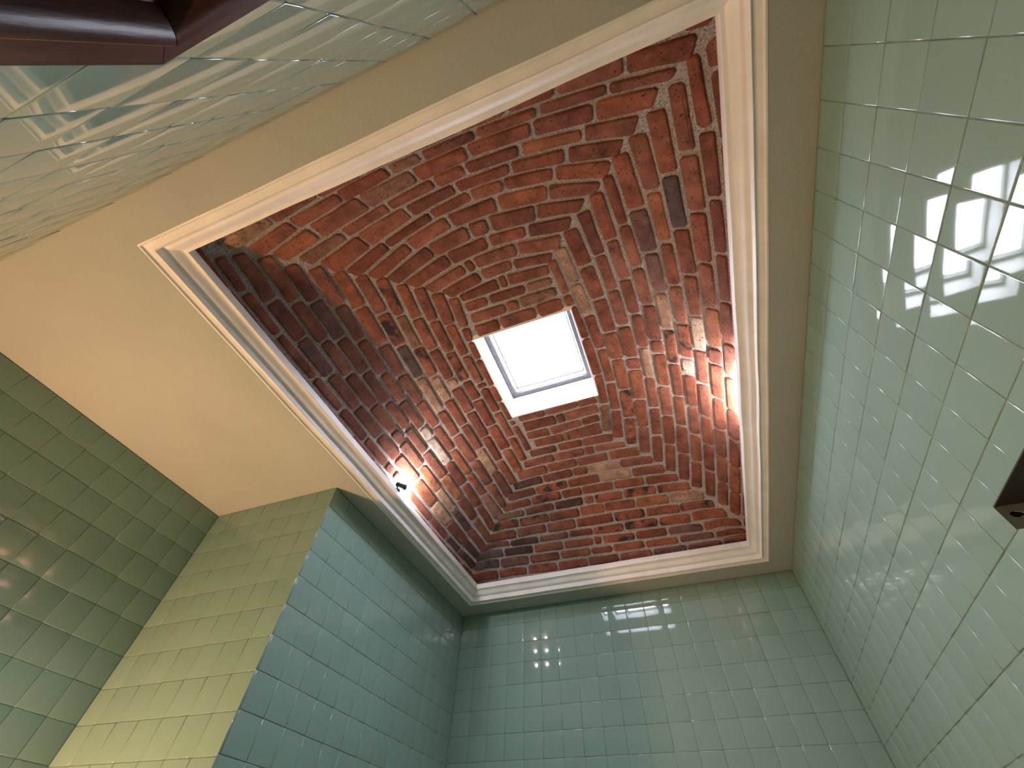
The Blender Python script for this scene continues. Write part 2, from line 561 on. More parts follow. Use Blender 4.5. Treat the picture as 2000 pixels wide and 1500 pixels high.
BRICKS = {
    'near': '-914,-1301,-713,-1303,-713,-1256,-889,-1239,0;-713,-1303,-509,-1303,-508,-1266,-713,-1256,0;-509,-1303,-305,-1303,-305,-1270,-508,-1266,0;-305,-1303,-101,-1303,-101,-1272,-305,-1270,0;-101,-1303,103,-1303,102,-1271,-101,-1272,0;103,-1303,307,-1303,306,-1268,102,-1271,0;307,-1303,511,-1303,510,-1263,306,-1268,0;511,-1303,715,-1302,715,-1253,510,-1263,0;715,-1302,916,-1301,892,-1235,715,-1253,0;-866,-1242,-774,-1251,-776,-1193,-844,-1183,0;-774,-1251,-582,-1263,-581,-1214,-776,-1193,0;-582,-1263,-387,-1269,-386,-1225,-581,-1214,0;-387,-1269,-192,-1271,-192,-1230,-386,-1225,0;-192,-1271,3,-1272,2,-1230,-192,-1230,0;3,-1272,198,-1270,196,-1227,2,-1230,0;198,-1270,393,-1267,391,-1219,196,-1227,0;393,-1267,587,-1260,587,-1207,391,-1219,0;587,-1260,779,-1248,781,-1185,587,-1207,0;779,-1248,870,-1237,849,-1174,781,-1185,0;-821,-1186,-620,-1211,-620,-1155,-800,-1129,2;-620,-1211,-424,-1224,-422,-1173,-620,-1155,0;-424,-1224,-236,-1229,-234,-1182,-422,-1173,0;-236,-1229,-59,-1231,-60,-1184,-234,-1182,0;-59,-1231,122,-1228,119,-1180,-60,-1184,0;122,-1228,283,-1224,278,-1172,119,-1180,0;283,-1224,440,-1217,437,-1161,278,-1172,0;440,-1217,639,-1202,639,-1142,437,-1161,0;639,-1202,828,-1178,808,-1116,639,-1142,0;-777,-1133,-586,-1159,-584,-1105,-756,-1074,0;-586,-1159,-368,-1176,-365,-1130,-584,-1105,0;-368,-1176,-158,-1183,-157,-1142,-365,-1130,0;-158,-1183,-32,-1183,-32,-1144,-157,-1142,4;-32,-1183,165,-1178,163,-1141,-32,-1144,0;165,-1178,377,-1166,374,-1129,163,-1141,0;377,-1166,589,-1147,589,-1108,374,-1129,0;589,-1147,785,-1120,763,-1082,589,-1108,0;-737,-1078,-553,-1109,-551,-1036,-717,-1016,3;-553,-1109,-320,-1134,-312,-1067,-551,-1036,0;-320,-1134,-94,-1144,-90,-1088,-312,-1067,4;-94,-1144,114,-1143,112,-1093,-90,-1088,0;114,-1143,339,-1132,333,-1076,112,-1093,0;339,-1132,544,-1114,542,-1045,333,-1076,0;544,-1114,738,-1087,713,-1024,542,-1045,0;-689,-1019,-480,-1045,-475,-997,-666,-958,4;-480,-1045,-262,-1072,-256,-1027,-475,-997,0;-262,-1072,-56,-1090,-53,-1040,-256,-1027,0;-56,-1090,75,-1093,74,-1041,-53,-1040,0;75,-1093,281,-1082,274,-1029,74,-1041,0;281,-1082,498,-1052,493,-998,274,-1029,3;498,-1052,681,-1027,655,-962,493,-998,0;-644,-963,-440,-1003,-427,-923,-615,-880,0;-440,-1003,-210,-1031,-200,-969,-427,-923,0;-210,-1031,7,-1041,8,-992,-200,-969,0;7,-1041,226,-1033,220,-984,8,-992,0;226,-1033,432,-1008,421,-946,220,-984,0;432,-1008,633,-968,604,-906,421,-946,0;-591,-886,-379,-934,-367,-884,-559,-820,0;-379,-934,-141,-978,-134,-930,-367,-884,0;-141,-978,43,-993,43,-939,-134,-930,0;43,-993,180,-988,173,-930,43,-939,0;180,-988,375,-957,361,-898,173,-930,0;375,-957,580,-910,551,-839,361,-898,0;-537,-829,-304,-900,-287,-833,-496,-770,0;-304,-900,-89,-935,-82,-867,-287,-833,0;-89,-935,127,-935,119,-864,-82,-867,0;127,-935,333,-904,316,-830,119,-864,0;333,-904,533,-846,497,-789,316,-830,0;-480,-775,-229,-846,-215,-775,-444,-716,0;-229,-846,-32,-870,-31,-791,-215,-775,0;-32,-870,60,-869,54,-789,-31,-791,0;60,-869,261,-842,246,-765,54,-789,0;261,-842,467,-795,427,-739,246,-765,0;-422,-723,-180,-780,-169,-705,-380,-661,0;-180,-780,21,-791,19,-718,-169,-705,0;21,-791,198,-772,188,-706,19,-718,0;198,-772,398,-742,362,-677,188,-706,0;-358,-667,-131,-710,-123,-640,-319,-603,0;-131,-710,-84,-714,-79,-645,-123,-640,0;-84,-714,126,-713,119,-642,-79,-645,0;126,-713,335,-682,306,-606,119,-642,0;-297,-609,-82,-644,-76,-579,-259,-551,0;-82,-644,82,-645,78,-582,-76,-579,0;82,-645,276,-614,254,-557,78,-582,0;-222,-558,-15,-583,-15,-508,-218,-513,0;-15,-583,28,-584,26,-507,-15,-508,0;28,-584,233,-562,226,-500,26,-507,0;-222,-513,-99,-510,-100,-446,-222,-445,0;-99,-510,95,-504,94,-445,-100,-446,0;95,-504,229,-500,227,-442,94,-445,4;-227,-445,-30,-446,-29,-375,-227,-373,0;-30,-446,38,-446,38,-377,-29,-375,0;38,-446,236,-442,236,-381,38,-377,4;-233,-372,-94,-374,-93,-292,-233,-291,0;-94,-374,104,-378,106,-296,-93,-292,0;104,-378,239,-381,242,-301,106,-296,0',
    'right': '940,-1259,941,-1051,899,-1051,883,-1217,0;941,-1051,941,-840,908,-840,899,-1051,0;941,-840,941,-630,912,-630,908,-840,0;941,-630,941,-419,914,-419,912,-630,0;941,-419,941,-209,915,-208,914,-419,0;941,-209,941,2,916,2,915,-208,0;941,2,941,212,916,212,916,2,0;941,212,941,423,915,423,916,212,0;941,423,941,633,913,633,915,423,0;941,633,941,844,909,844,913,633,0;941,844,941,1054,901,1056,909,844,0;941,1054,940,1263,889,1225,901,1056,0;887,-1179,897,-1083,842,-1082,831,-1141,0;897,-1083,907,-886,865,-886,842,-1082,0;907,-886,912,-688,874,-688,865,-886,0;912,-688,914,-490,878,-490,874,-688,0;914,-490,915,-292,880,-292,878,-490,0;915,-292,916,-94,881,-94,880,-292,0;916,-94,916,105,881,105,881,-94,0;916,105,916,303,881,303,881,105,0;916,303,915,501,879,501,881,303,0;915,501,912,699,875,699,879,501,0;912,699,908,897,867,898,875,699,0;908,897,899,1092,851,1095,867,898,0;899,1092,892,1189,842,1155,851,1095,0;831,-1139,862,-930,818,-930,787,-1134,0;862,-930,874,-710,835,-710,818,-930,0;874,-710,878,-500,843,-499,835,-710,0;878,-500,880,-297,846,-297,843,-499,0;880,-297,881,-93,847,-93,846,-297,0;881,-93,881,100,846,100,847,-93,0;881,100,881,312,844,311,846,100,3;881,312,879,512,839,511,844,311,0;879,512,875,725,831,725,839,511,0;875,725,865,928,817,930,831,725,0;865,928,849,1110,796,1095,817,930,0;797,-1083,824,-867,768,-868,742,-1086,0;824,-867,838,-661,785,-661,768,-868,0;838,-661,844,-460,796,-458,785,-661,0;844,-460,847,-251,802,-251,796,-458,0;847,-251,847,-43,803,-43,802,-251,3;847,-43,847,51,803,51,803,-43,0;847,51,844,272,800,270,803,51,0;844,272,840,482,794,481,800,270,0;840,482,833,693,784,693,794,481,0;833,693,820,897,767,900,784,693,0;820,897,802,1058,747,1055,767,900,0;750,-1025,774,-809,714,-809,685,-1028,0;774,-809,789,-600,734,-598,714,-809,6;789,-600,798,-397,746,-394,734,-598,0;798,-397,802,-198,753,-197,746,-394,0;802,-198,803,-4,755,-4,753,-197,1;803,-4,801,203,753,202,755,-4,0;801,203,796,428,747,427,753,202,0;796,428,787,640,736,639,747,427,0;787,640,773,841,718,843,736,639,0;773,841,752,1023,692,1019,718,843,0;693,-974,719,-757,661,-755,624,-973,0;719,-757,737,-545,683,-542,661,-755,3;737,-545,748,-344,695,-341,683,-542,0;748,-344,754,-144,701,-143,695,-341,0;754,-144,755,59,702,59,701,-143,8;755,59,754,164,701,163,702,59,1;754,164,749,384,696,382,701,163,0;749,384,739,590,684,589,696,382,0;739,590,723,795,664,794,684,589,0;723,795,699,980,632,978,664,794,0;634,-926,668,-701,596,-697,568,-924,0;668,-701,686,-504,620,-500,596,-697,5;686,-504,696,-307,638,-303,620,-500,5;696,-307,701,-103,648,-101,638,-303,2;701,-103,702,107,649,106,648,-101,8;702,107,698,328,643,326,649,106,0;698,328,687,549,628,546,643,326,0;687,549,669,753,605,750,628,546,0;669,753,640,939,574,935,605,750,0;575,-862,603,-644,547,-640,522,-861,0;603,-644,626,-442,566,-437,547,-640,0;626,-442,642,-245,579,-241,566,-437,0;642,-245,649,-37,585,-36,579,-241,0;649,-37,650,47,586,47,585,-36,0;650,47,645,266,582,263,586,47,0;645,266,633,480,570,477,582,263,0;633,480,612,696,548,692,570,477,0;612,696,582,891,515,883,548,692,0;528,-809,552,-589,485,-585,465,-809,0;552,-589,570,-391,506,-386,485,-585,0;570,-391,581,-196,521,-192,506,-386,0;581,-196,586,3,528,4,521,-192,0;586,3,584,206,526,204,528,4,2;584,206,574,426,513,423,526,204,0;574,426,555,635,491,630,513,423,0;555,635,526,831,460,824,491,630,0;469,-751,490,-534,426,-528,396,-746,0;490,-534,510,-345,444,-340,426,-528,0;510,-345,524,-140,454,-137,444,-340,0;524,-140,529,67,456,66,454,-137,0;529,67,528,144,455,142,456,66,0;528,144,518,359,445,355,455,142,0;518,359,498,568,426,561,445,355,0;498,568,469,771,396,755,426,561,0;404,-692,430,-500,349,-492,327,-684,0;430,-500,446,-314,367,-308,349,-492,0;446,-314,455,-113,380,-110,367,-308,0;455,-113,456,62,384,61,380,-110,0;456,62,450,280,380,277,384,61,0;450,280,434,493,363,486,380,277,8;434,493,406,697,333,686,363,486,8;334,-623,356,-427,290,-421,270,-618,2;356,-427,372,-243,308,-238,290,-421,2;372,-243,383,-24,323,-22,308,-238,0;383,-24,382,213,324,211,323,-22,0;382,213,370,421,307,415,324,211,0;370,421,342,635,267,620,307,415,0;274,-579,294,-380,240,-374,220,-574,0;294,-380,301,-310,247,-304,240,-374,0;301,-310,319,-110,261,-106,247,-304,0;319,-110,326,142,266,141,261,-106,0;326,142,314,361,254,355,266,141,0;314,361,278,576,224,564,254,355,4',
    'left': '-939,-1279,-940,-1182,-904,-1181,-891,-1257,0;-940,-1182,-941,-985,-918,-986,-904,-1181,0;-941,-985,-941,-788,-922,-789,-918,-986,0;-941,-788,-941,-591,-923,-592,-922,-789,0;-941,-591,-941,-394,-923,-395,-923,-592,0;-941,-394,-941,-197,-923,-197,-923,-395,0;-941,-197,-941,0,-924,0,-923,-197,0;-941,0,-941,196,-924,197,-924,0,0;-941,196,-941,393,-924,393,-924,197,0;-941,393,-941,590,-923,590,-924,393,0;-941,590,-941,787,-920,787,-923,590,0;-941,787,-941,984,-915,984,-920,787,0;-941,984,-940,1181,-901,1181,-915,984,0;-940,1181,-939,1278,-890,1255,-901,1181,0;-895,-1238,-916,-1034,-885,-1034,-847,-1215,0;-916,-1034,-921,-828,-896,-829,-885,-1034,0;-921,-828,-923,-621,-899,-622,-896,-829,0;-923,-621,-923,-415,-900,-415,-899,-622,0;-923,-415,-923,-208,-900,-208,-900,-415,0;-923,-208,-924,-2,-900,-1,-900,-208,0;-924,-2,-924,205,-900,205,-900,-1,0;-924,205,-924,412,-900,412,-900,205,0;-924,412,-923,619,-898,619,-900,412,0;-923,619,-920,825,-893,825,-898,619,0;-920,825,-913,1032,-879,1031,-893,825,0;-913,1032,-893,1234,-845,1211,-879,1031,0;-866,-1152,-888,-996,-855,-995,-820,-1144,0;-888,-996,-897,-792,-870,-793,-855,-995,0;-897,-792,-899,-551,-873,-552,-870,-793,0;-899,-551,-900,-345,-872,-346,-873,-552,0;-900,-345,-900,-135,-872,-135,-872,-346,0;-900,-135,-900,64,-873,65,-872,-135,0;-900,64,-900,147,-873,148,-873,65,0;-900,147,-900,309,-874,309,-873,148,0;-900,309,-899,575,-872,575,-874,309,0;-899,575,-894,790,-865,790,-872,575,0;-894,790,-886,951,-851,951,-865,790,7;-886,951,-862,1141,-814,1136,-851,951,7;-824,-1133,-863,-919,-812,-920,-773,-1125,0;-863,-919,-871,-722,-827,-724,-812,-920,0;-871,-722,-873,-510,-832,-512,-827,-724,5;-873,-510,-872,-293,-833,-294,-832,-512,0;-872,-293,-872,-88,-832,-89,-833,-294,0;-872,-88,-873,95,-831,95,-832,-89,0;-873,95,-874,310,-830,311,-831,95,0;-874,310,-873,527,-826,527,-830,311,0;-873,527,-868,722,-819,722,-826,527,2;-868,722,-853,939,-802,939,-819,722,0;-853,939,-817,1127,-766,1122,-802,939,7;-784,-1085,-817,-871,-767,-871,-725,-1079,0;-817,-871,-829,-661,-783,-662,-767,-871,0;-829,-661,-833,-457,-789,-458,-783,-662,0;-833,-457,-833,-241,-789,-241,-789,-458,0;-833,-241,-832,-46,-789,-47,-789,-241,0;-832,-46,-831,46,-788,45,-789,-47,0;-831,46,-830,261,-787,261,-788,45,0;-830,261,-827,477,-784,477,-787,261,3;-827,477,-821,696,-776,696,-784,477,2;-821,696,-807,891,-758,891,-776,696,7;-807,891,-774,1094,-717,1089,-758,891,0;-743,-1013,-772,-831,-715,-832,-687,-1011,0;-772,-831,-785,-627,-733,-627,-715,-832,5;-785,-627,-789,-414,-741,-415,-733,-627,0;-789,-414,-789,-205,-743,-205,-741,-415,0;-789,-205,-788,-3,-741,-4,-743,-205,0;-788,-3,-788,208,-738,207,-741,-4,0;-788,208,-785,434,-732,434,-738,207,0;-785,434,-778,648,-722,648,-732,434,3;-778,648,-762,856,-704,856,-722,648,0;-762,856,-727,1052,-673,1050,-704,856,0;-696,-961,-722,-759,-662,-758,-632,-960,0;-722,-759,-736,-563,-681,-561,-662,-758,0;-736,-563,-743,-351,-691,-351,-681,-561,0;-743,-351,-743,-158,-693,-159,-691,-351,0;-743,-158,-740,58,-690,56,-693,-159,0;-740,58,-739,155,-688,153,-690,56,1;-739,155,-734,377,-681,376,-688,153,1;-734,377,-726,582,-670,581,-681,376,0;-726,582,-710,794,-653,794,-670,581,0;-710,794,-683,1000,-627,1001,-653,794,0;-642,-901,-668,-705,-605,-702,-576,-898,0;-668,-705,-686,-486,-622,-484,-605,-702,0;-686,-486,-692,-284,-630,-283,-622,-484,0;-692,-284,-692,-90,-633,-90,-630,-283,0;-692,-90,-689,108,-634,107,-633,-90,0;-689,108,-683,318,-632,317,-634,107,0;-683,318,-673,542,-623,541,-632,317,0;-673,542,-658,744,-601,742,-623,541,0;-658,744,-634,951,-554,944,-601,742,4;-587,-837,-612,-629,-544,-625,-516,-833,0;-612,-629,-625,-433,-562,-430,-544,-625,8;-625,-433,-631,-217,-572,-216,-562,-430,6;-631,-217,-634,38,-573,38,-572,-216,2;-634,38,-634,244,-569,243,-573,38,0;-634,244,-627,477,-558,475,-569,243,0;-627,477,-607,696,-541,693,-558,475,0;-607,696,-566,904,-517,899,-541,693,0;-522,-788,-549,-577,-488,-572,-454,-780,8;-549,-577,-565,-381,-503,-378,-488,-572,4;-565,-381,-573,-181,-509,-180,-503,-378,8;-573,-181,-574,-3,-509,-4,-509,-180,2;-574,-3,-570,206,-506,204,-509,-4,0;-570,206,-562,419,-499,417,-506,204,0;-562,419,-547,633,-482,630,-499,417,2;-547,633,-523,852,-448,846,-482,630,0;-465,-725,-493,-527,-426,-523,-400,-716,0;-493,-527,-505,-329,-437,-327,-426,-523,0;-505,-329,-509,-124,-439,-124,-437,-327,0;-509,-124,-509,-59,-439,-59,-439,-124,2;-509,-59,-507,137,-436,136,-439,-59,0;-507,137,-501,356,-431,354,-436,136,0;-501,356,-488,571,-421,568,-431,354,0;-488,571,-460,784,-400,778,-421,568,0;-408,-674,-429,-481,-362,-477,-337,-663,0;-429,-481,-438,-276,-371,-275,-362,-477,0;-438,-276,-439,-71,-370,-72,-371,-275,8;-439,-71,-437,76,-366,75,-370,-72,0;-437,76,-433,292,-360,290,-366,75,0;-433,292,-425,502,-350,499,-360,290,0;-425,502,-408,709,-334,704,-350,499,0;-345,-618,-366,-423,-299,-419,-276,-608,0;-366,-423,-371,-221,-307,-220,-299,-419,0;-371,-221,-369,-24,-306,-25,-307,-220,0;-369,-24,-368,16,-305,14,-306,-25,0;-368,16,-362,211,-300,209,-305,14,0;-362,211,-354,429,-292,426,-300,209,0;-354,429,-340,640,-279,636,-292,426,0;-283,-562,-302,-381,-242,-376,-220,-553,0;-302,-381,-305,-292,-250,-289,-242,-376,0;-305,-292,-307,-175,-257,-174,-250,-289,0;-307,-175,-305,22,-262,22,-257,-174,0;-305,22,-302,148,-260,147,-262,22,0;-302,148,-297,303,-253,301,-260,147,0;-297,303,-295,352,-250,349,-253,301,0;-295,352,-283,574,-223,567,-250,349,0',
    'far': '-926,1300,-825,1302,-822,1247,-910,1222,0;-825,1302,-618,1303,-618,1270,-822,1247,0;-618,1303,-411,1303,-411,1276,-618,1270,0;-411,1303,-204,1303,-204,1278,-411,1276,0;-204,1303,3,1303,3,1280,-204,1278,0;3,1303,210,1303,211,1281,3,1280,0;210,1303,417,1303,418,1282,211,1281,0;417,1303,625,1303,625,1279,418,1282,0;625,1303,832,1303,830,1265,625,1279,0;832,1303,933,1301,925,1243,830,1265,0;-903,1225,-708,1263,-704,1215,-883,1150,0;-708,1263,-503,1274,-502,1236,-704,1215,0;-503,1274,-299,1278,-298,1244,-502,1236,0;-299,1278,-95,1279,-94,1248,-298,1244,0;-95,1279,109,1281,110,1251,-94,1248,0;109,1281,313,1282,314,1253,110,1251,0;313,1282,517,1281,518,1253,314,1253,5;517,1281,722,1276,721,1242,518,1253,0;722,1276,920,1245,906,1190,721,1242,0;-852,1168,-681,1219,-674,1168,-828,1103,6;-681,1219,-478,1238,-476,1196,-674,1168,5;-478,1238,-270,1245,-268,1207,-476,1196,0;-270,1245,-62,1248,-60,1213,-268,1207,0;-62,1248,78,1250,80,1217,-60,1213,0;78,1250,280,1253,282,1221,80,1217,8;280,1253,486,1253,488,1221,282,1221,0;486,1253,695,1245,695,1209,488,1221,5;695,1245,864,1211,851,1166,695,1209,0;-814,1113,-641,1175,-634,1126,-792,1060,6;-641,1175,-435,1199,-432,1155,-634,1126,7;-435,1199,-231,1209,-229,1167,-432,1155,0;-231,1209,-30,1214,-27,1173,-229,1167,0;-30,1214,30,1215,33,1175,-27,1173,0;30,1215,238,1220,241,1181,33,1175,8;238,1220,435,1222,437,1182,241,1181,0;435,1222,641,1215,641,1171,437,1182,5;641,1215,851,1166,834,1114,641,1171,0;-761,1079,-587,1135,-583,1096,-749,1042,0;-587,1135,-385,1159,-383,1119,-583,1096,7;-385,1159,-178,1168,-176,1127,-383,1119,0;-178,1168,-17,1173,-15,1130,-176,1127,0;-17,1173,184,1179,187,1134,-15,1130,8;184,1179,394,1182,396,1135,187,1134,8;394,1182,591,1176,591,1122,396,1135,8;591,1176,792,1135,777,1073,591,1122,0;-718,1057,-525,1106,-521,1049,-703,1000,0;-525,1106,-315,1122,-313,1067,-521,1049,0;-315,1122,-112,1128,-110,1073,-313,1067,0;-112,1128,134,1133,136,1080,-110,1073,0;134,1133,337,1135,340,1084,136,1080,8;337,1135,541,1128,541,1076,340,1084,0;541,1128,741,1088,731,1036,541,1076,8;-675,1011,-485,1054,-481,997,-662,953,8;-485,1054,-278,1069,-277,1013,-481,997,8;-278,1069,-69,1074,-67,1018,-277,1013,0;-69,1074,93,1078,96,1022,-67,1018,0;93,1078,294,1083,298,1028,96,1022,0;294,1083,497,1079,498,1023,298,1028,3;497,1079,700,1047,691,987,498,1023,2;-625,966,-427,1003,-425,951,-617,917,4;-427,1003,-224,1014,-223,960,-425,951,0;-224,1014,-23,1019,-21,962,-223,960,7;-23,1019,48,1021,50,964,-21,962,0;48,1021,232,1026,235,969,50,964,8;232,1026,441,1026,443,967,235,969,8;441,1026,641,1002,635,941,443,967,8;-559,932,-364,956,-363,895,-553,873,0;-364,956,-155,961,-155,899,-363,895,8;-155,961,-14,963,-12,900,-155,899,0;-14,963,189,967,192,906,-12,900,0;189,967,387,969,389,909,192,906,0;387,969,586,951,583,893,389,909,0;-510,881,-314,897,-314,834,-504,817,0;-314,897,-93,899,-92,836,-314,834,8;-93,899,119,904,121,840,-92,836,0;119,904,321,910,324,845,121,840,2;321,910,525,902,523,835,324,845,0;-445,826,-239,836,-240,770,-442,763,7;-239,836,-38,837,-38,769,-240,770,0;-38,837,65,839,67,771,-38,769,0;65,839,269,845,272,778,67,771,2;269,845,468,841,468,777,272,778,0;-391,767,-188,770,-188,700,-387,688,0;-188,770,9,770,10,704,-188,700,0;9,770,213,776,216,709,10,704,0;213,776,405,780,404,705,216,709,0;-326,694,-119,701,-118,633,-323,629,0;-119,701,80,705,83,639,-118,633,0;80,705,145,707,148,642,83,639,0;145,707,335,708,336,649,148,642,0;-260,631,-78,634,-76,570,-258,563,0;-78,634,85,639,88,576,-76,570,0;85,639,274,647,276,581,88,576,0;-211,565,-12,572,-14,498,-204,497,0;-12,572,21,573,19,495,-14,498,0;21,573,227,580,229,480,19,495,0;-233,492,-79,503,-81,427,-226,427,0;-79,503,124,485,121,425,-81,427,0;124,485,240,481,238,418,121,425,0;-225,427,-17,427,-17,346,-223,341,0;-17,427,41,426,40,345,-17,346,0;41,426,248,417,242,340,40,345,0;-234,340,-65,346,-65,280,-231,279,0;-65,346,137,344,136,278,-65,280,0;137,344,254,340,250,273,136,278,0',
}
vault = tag(empty('ceiling_vault', W(CX, CY, 1.06)), 'domed red brick cloister vault with light mortar joints around the square skylight', 'vault', 'structure')
vault_inv = Matrix.Translation(-vault.location)
base_c = [(CX - VA, CY - VB), (CX + VA, CY - VB), (CX + VA, CY + VB), (CX - VA, CY + VB)]
sky_c = [(SKX0, SKY0), (SKX1, SKY0), (SKX1, SKY1), (SKX0, SKY1)]
webs = {}
for side, nm in enumerate(('near', 'right', 'far', 'left')):
    p, q = base_c[side], base_c[(side + 1) % 4]
    ps, qs = sky_c[side], sky_c[(side + 1) % 4]
    bm = bmesh.new()
    NU, NR = 40, 34
    vv = []
    for i in range(NU + 1):
        t = i / NU
        t = 0.5 - 0.5 * math.cos(math.pi * t)
        bx, by = p[0] + (q[0] - p[0]) * t, p[1] + (q[1] - p[1]) * t
        sx, sy = ps[0] + (qs[0] - ps[0]) * t, ps[1] + (qs[1] - ps[1]) * t
        row = []
        for j in range(NR + 1):
            g = (j / NR) ** 2.2
            x, y = bx + (sx - bx) * g, by + (sy - by) * g
            inner = min(1.0, (VA - abs(x - CX)) / 0.02, (VB - abs(y - CY)) / 0.02)
            row.append(bm.verts.new(vault_pt(x, y, 0.0080 * max(0.0, inner)) - vault.location))
        vv.append(row)
    for i in range(NU):
        for j in range(NR):
            bm.faces.new((vv[i][j], vv[i][j + 1], vv[i + 1][j + 1], vv[i + 1][j]))
    bmesh.ops.remove_doubles(bm, verts=bm.verts, dist=1e-6)
    w = obj_bm('vault_web', bm, M_MORTAR, vault, smooth=60)
    webs[nm] = w

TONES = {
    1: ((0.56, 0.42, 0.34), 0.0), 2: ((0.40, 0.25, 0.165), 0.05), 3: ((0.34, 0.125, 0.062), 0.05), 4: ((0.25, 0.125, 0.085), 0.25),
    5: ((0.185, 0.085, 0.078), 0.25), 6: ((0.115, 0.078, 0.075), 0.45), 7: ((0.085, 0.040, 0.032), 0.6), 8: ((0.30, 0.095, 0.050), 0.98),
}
REDS = [(0.262, 0.083, 0.044), (0.236, 0.072, 0.039), (0.285, 0.096, 0.047), (0.210, 0.069, 0.043), (0.250, 0.090, 0.057), (0.196, 0.061, 0.036), (0.275, 0.101, 0.062)]


def make_brick(web, quad, tone, rnd):
    """One brick: a rounded, slightly irregular face lying on the vault, proud of the mortar, with its sides."""
    c = [((px / 1000.0) / S + CX, (py / 1000.0) / S + CY) for px, py in quad]
    mx, my = sum(p[0] for p in c) / 4, sum(p[1] for p in c) / 4
    P = [W(x, y, vault_z(x, y)) for x, y in c]
    lx = ((P[1] - P[0]).length + (P[2] - P[3]).length) / 2
    ly = ((P[3] - P[0]).length + (P[2] - P[1]).length) / 2
    if lx < 0.02 or ly < 0.012:
        return None
    jx, jy = min(0.0070, lx * 0.12), min(0.0080, ly * 0.17)

    def at(s, t):            # 0..1 across the joint-to-joint cell
        x = (c[0][0] * (1 - s) + c[1][0] * s) * (1 - t) + (c[3][0] * (1 - s) + c[2][0] * s) * t
        y = (c[0][1] * (1 - s) + c[1][1] * s) * (1 - t) + (c[3][1] * (1 - s) + c[2][1] * s) * t
        return x, y
    r = min(0.0085, 0.28 * ly, 0.18 * lx) * rnd.uniform(0.7, 1.15)
    x0, x1, y0, y1 = jx * rnd.uniform(0.6, 1.4), lx - jx * rnd.uniform(0.6, 1.4), jy * rnd.uniform(0.7, 1.35), ly - jy * rnd.uniform(0.7, 1.35)
    if x1 - x0 < 0.012 or y1 - y0 < 0.01:
        return None
    ring = [(x0 + r, y0), ((x0 + x1) / 2, y0 + rnd.uniform(-.0012, .0012)), (x1 - r, y0), (x1, y0 + r), (x1 + rnd.uniform(-.001, .001), (y0 + y1) / 2), (x1, y1 - r),
            (x1 - r, y1), ((x0 + x1) / 2, y1 + rnd.uniform(-.0012, .0012)), (x0 + r, y1), (x0, y1 - r), (x0 + rnd.uniform(-.001, .001), (y0 + y1) / 2), (x0, y0 + r)]
    ring = [(a + rnd.gauss(0, 0.0009), b_ + rnd.gauss(0, 0.0009)) for a, b_ in ring]
    cxm, cym = (x0 + x1) / 2, (y0 + y1) / 2
    proud = rnd.uniform(-0.0005, 0.0035)
    tilt = rnd.gauss(0, 0.010), rnd.gauss(0, 0.022)
    org = W(mx, my, vault_z(mx, my))
    verts = []
    # outer layers follow the vault; (scale towards middle, height towards the room)
    for inset, h in ((0.0, -0.030), (0.0, proud - 0.0045), (0.0028, proud - 0.0006), (0.009, proud)):
        for a, b_ in ring:
            da, db = a - cxm, b_ - cym
            ra = max(0.0, 1 - inset / max(1e-4, (x1 - x0) / 2))
            rb = max(0.0, 1 - inset / max(1e-4, (y1 - y0) / 2))
            aa, bb = cxm + da * ra, cym + db * rb
            x, y = at(aa / lx, bb / ly)
            hh = h + (tilt[0] * (aa - cxm) + tilt[1] * (bb - cym) if h > -0.02 else 0.0)
            verts.append(vault_pt(x, y, -hh) - org)
    n = len(ring)
    faces = []
    for k in range(3):
        for i in range(n):
            j = (i + 1) % n
            faces.append((k * n + i, k * n + j, (k + 1) * n + j, (k + 1) * n + i))
    faces.append(tuple(range(3 * n, 4 * n)))
    me = bpy.data.meshes.new('brick')
    me.from_pydata(verts, [], faces)
    # orient the face towards the room
    if me.polygons[-1].normal.dot(vault_n(mx, my)) < 0:
        me.flip_normals()
    for p in me.polygons:
        p.use_smooth = True
    me.set_sharp_from_angle(angle=math.radians(50))
    o = link('brick', me, web, M_BRICK)
    o.location = org - vault.location
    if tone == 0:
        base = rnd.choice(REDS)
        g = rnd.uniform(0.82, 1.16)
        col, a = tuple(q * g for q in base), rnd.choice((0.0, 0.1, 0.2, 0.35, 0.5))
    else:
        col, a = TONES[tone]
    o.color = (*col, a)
    return o


for nm, txt in BRICKS.items():
    rnd = random.Random({'near': 1, 'right': 2, 'left': 3, 'far': 4}[nm])
    for item in txt.split(';'):
        q = [int(k) for k in item.split(',')]
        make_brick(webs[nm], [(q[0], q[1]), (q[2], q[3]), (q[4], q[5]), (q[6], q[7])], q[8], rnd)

# ---------------------------------------------------------------- skylight
sky = tag(empty('window_1', W((SKX0 + SKX1) / 2, (SKY0 + SKY1) / 2, 1.46)), 'small square skylight with a white shaft and a daylit acrylic dome at the crown of the brick vault', 'skylight', 'structure')
so = sky.location
mxs, mys = (SKX0 + SKX1) / 2, (SKY0 + SKY1) / 2
hx, hy = (SKX1 - SKX0) / 2, (SKY1 - SKY0) / 2


def ring_mesh(name, steps_, mat, close_in=False, smooth=None):
    """Square rings from (inset, z) steps about the skylight's middle."""
    bm = bmesh.new()
    rows = []
    for ins, z in steps_:
        rows.append([bm.verts.new(W(mxs + sx * (hx - ins), mys + sy * (hy - ins), z) - so) for sx, sy in ((-1, -1), (1, -1), (1, 1), (-1, 1))])
    for a, c in zip(rows[:-1], rows[1:]):
        for i in range(4):
            j = (i + 1) % 4
            bm.faces.new((a[i], a[j], c[j], c[i]))
    if close_in:
        bm.faces.new(rows[-1])
    return obj_bm(name, bm, mat, sky, smooth)


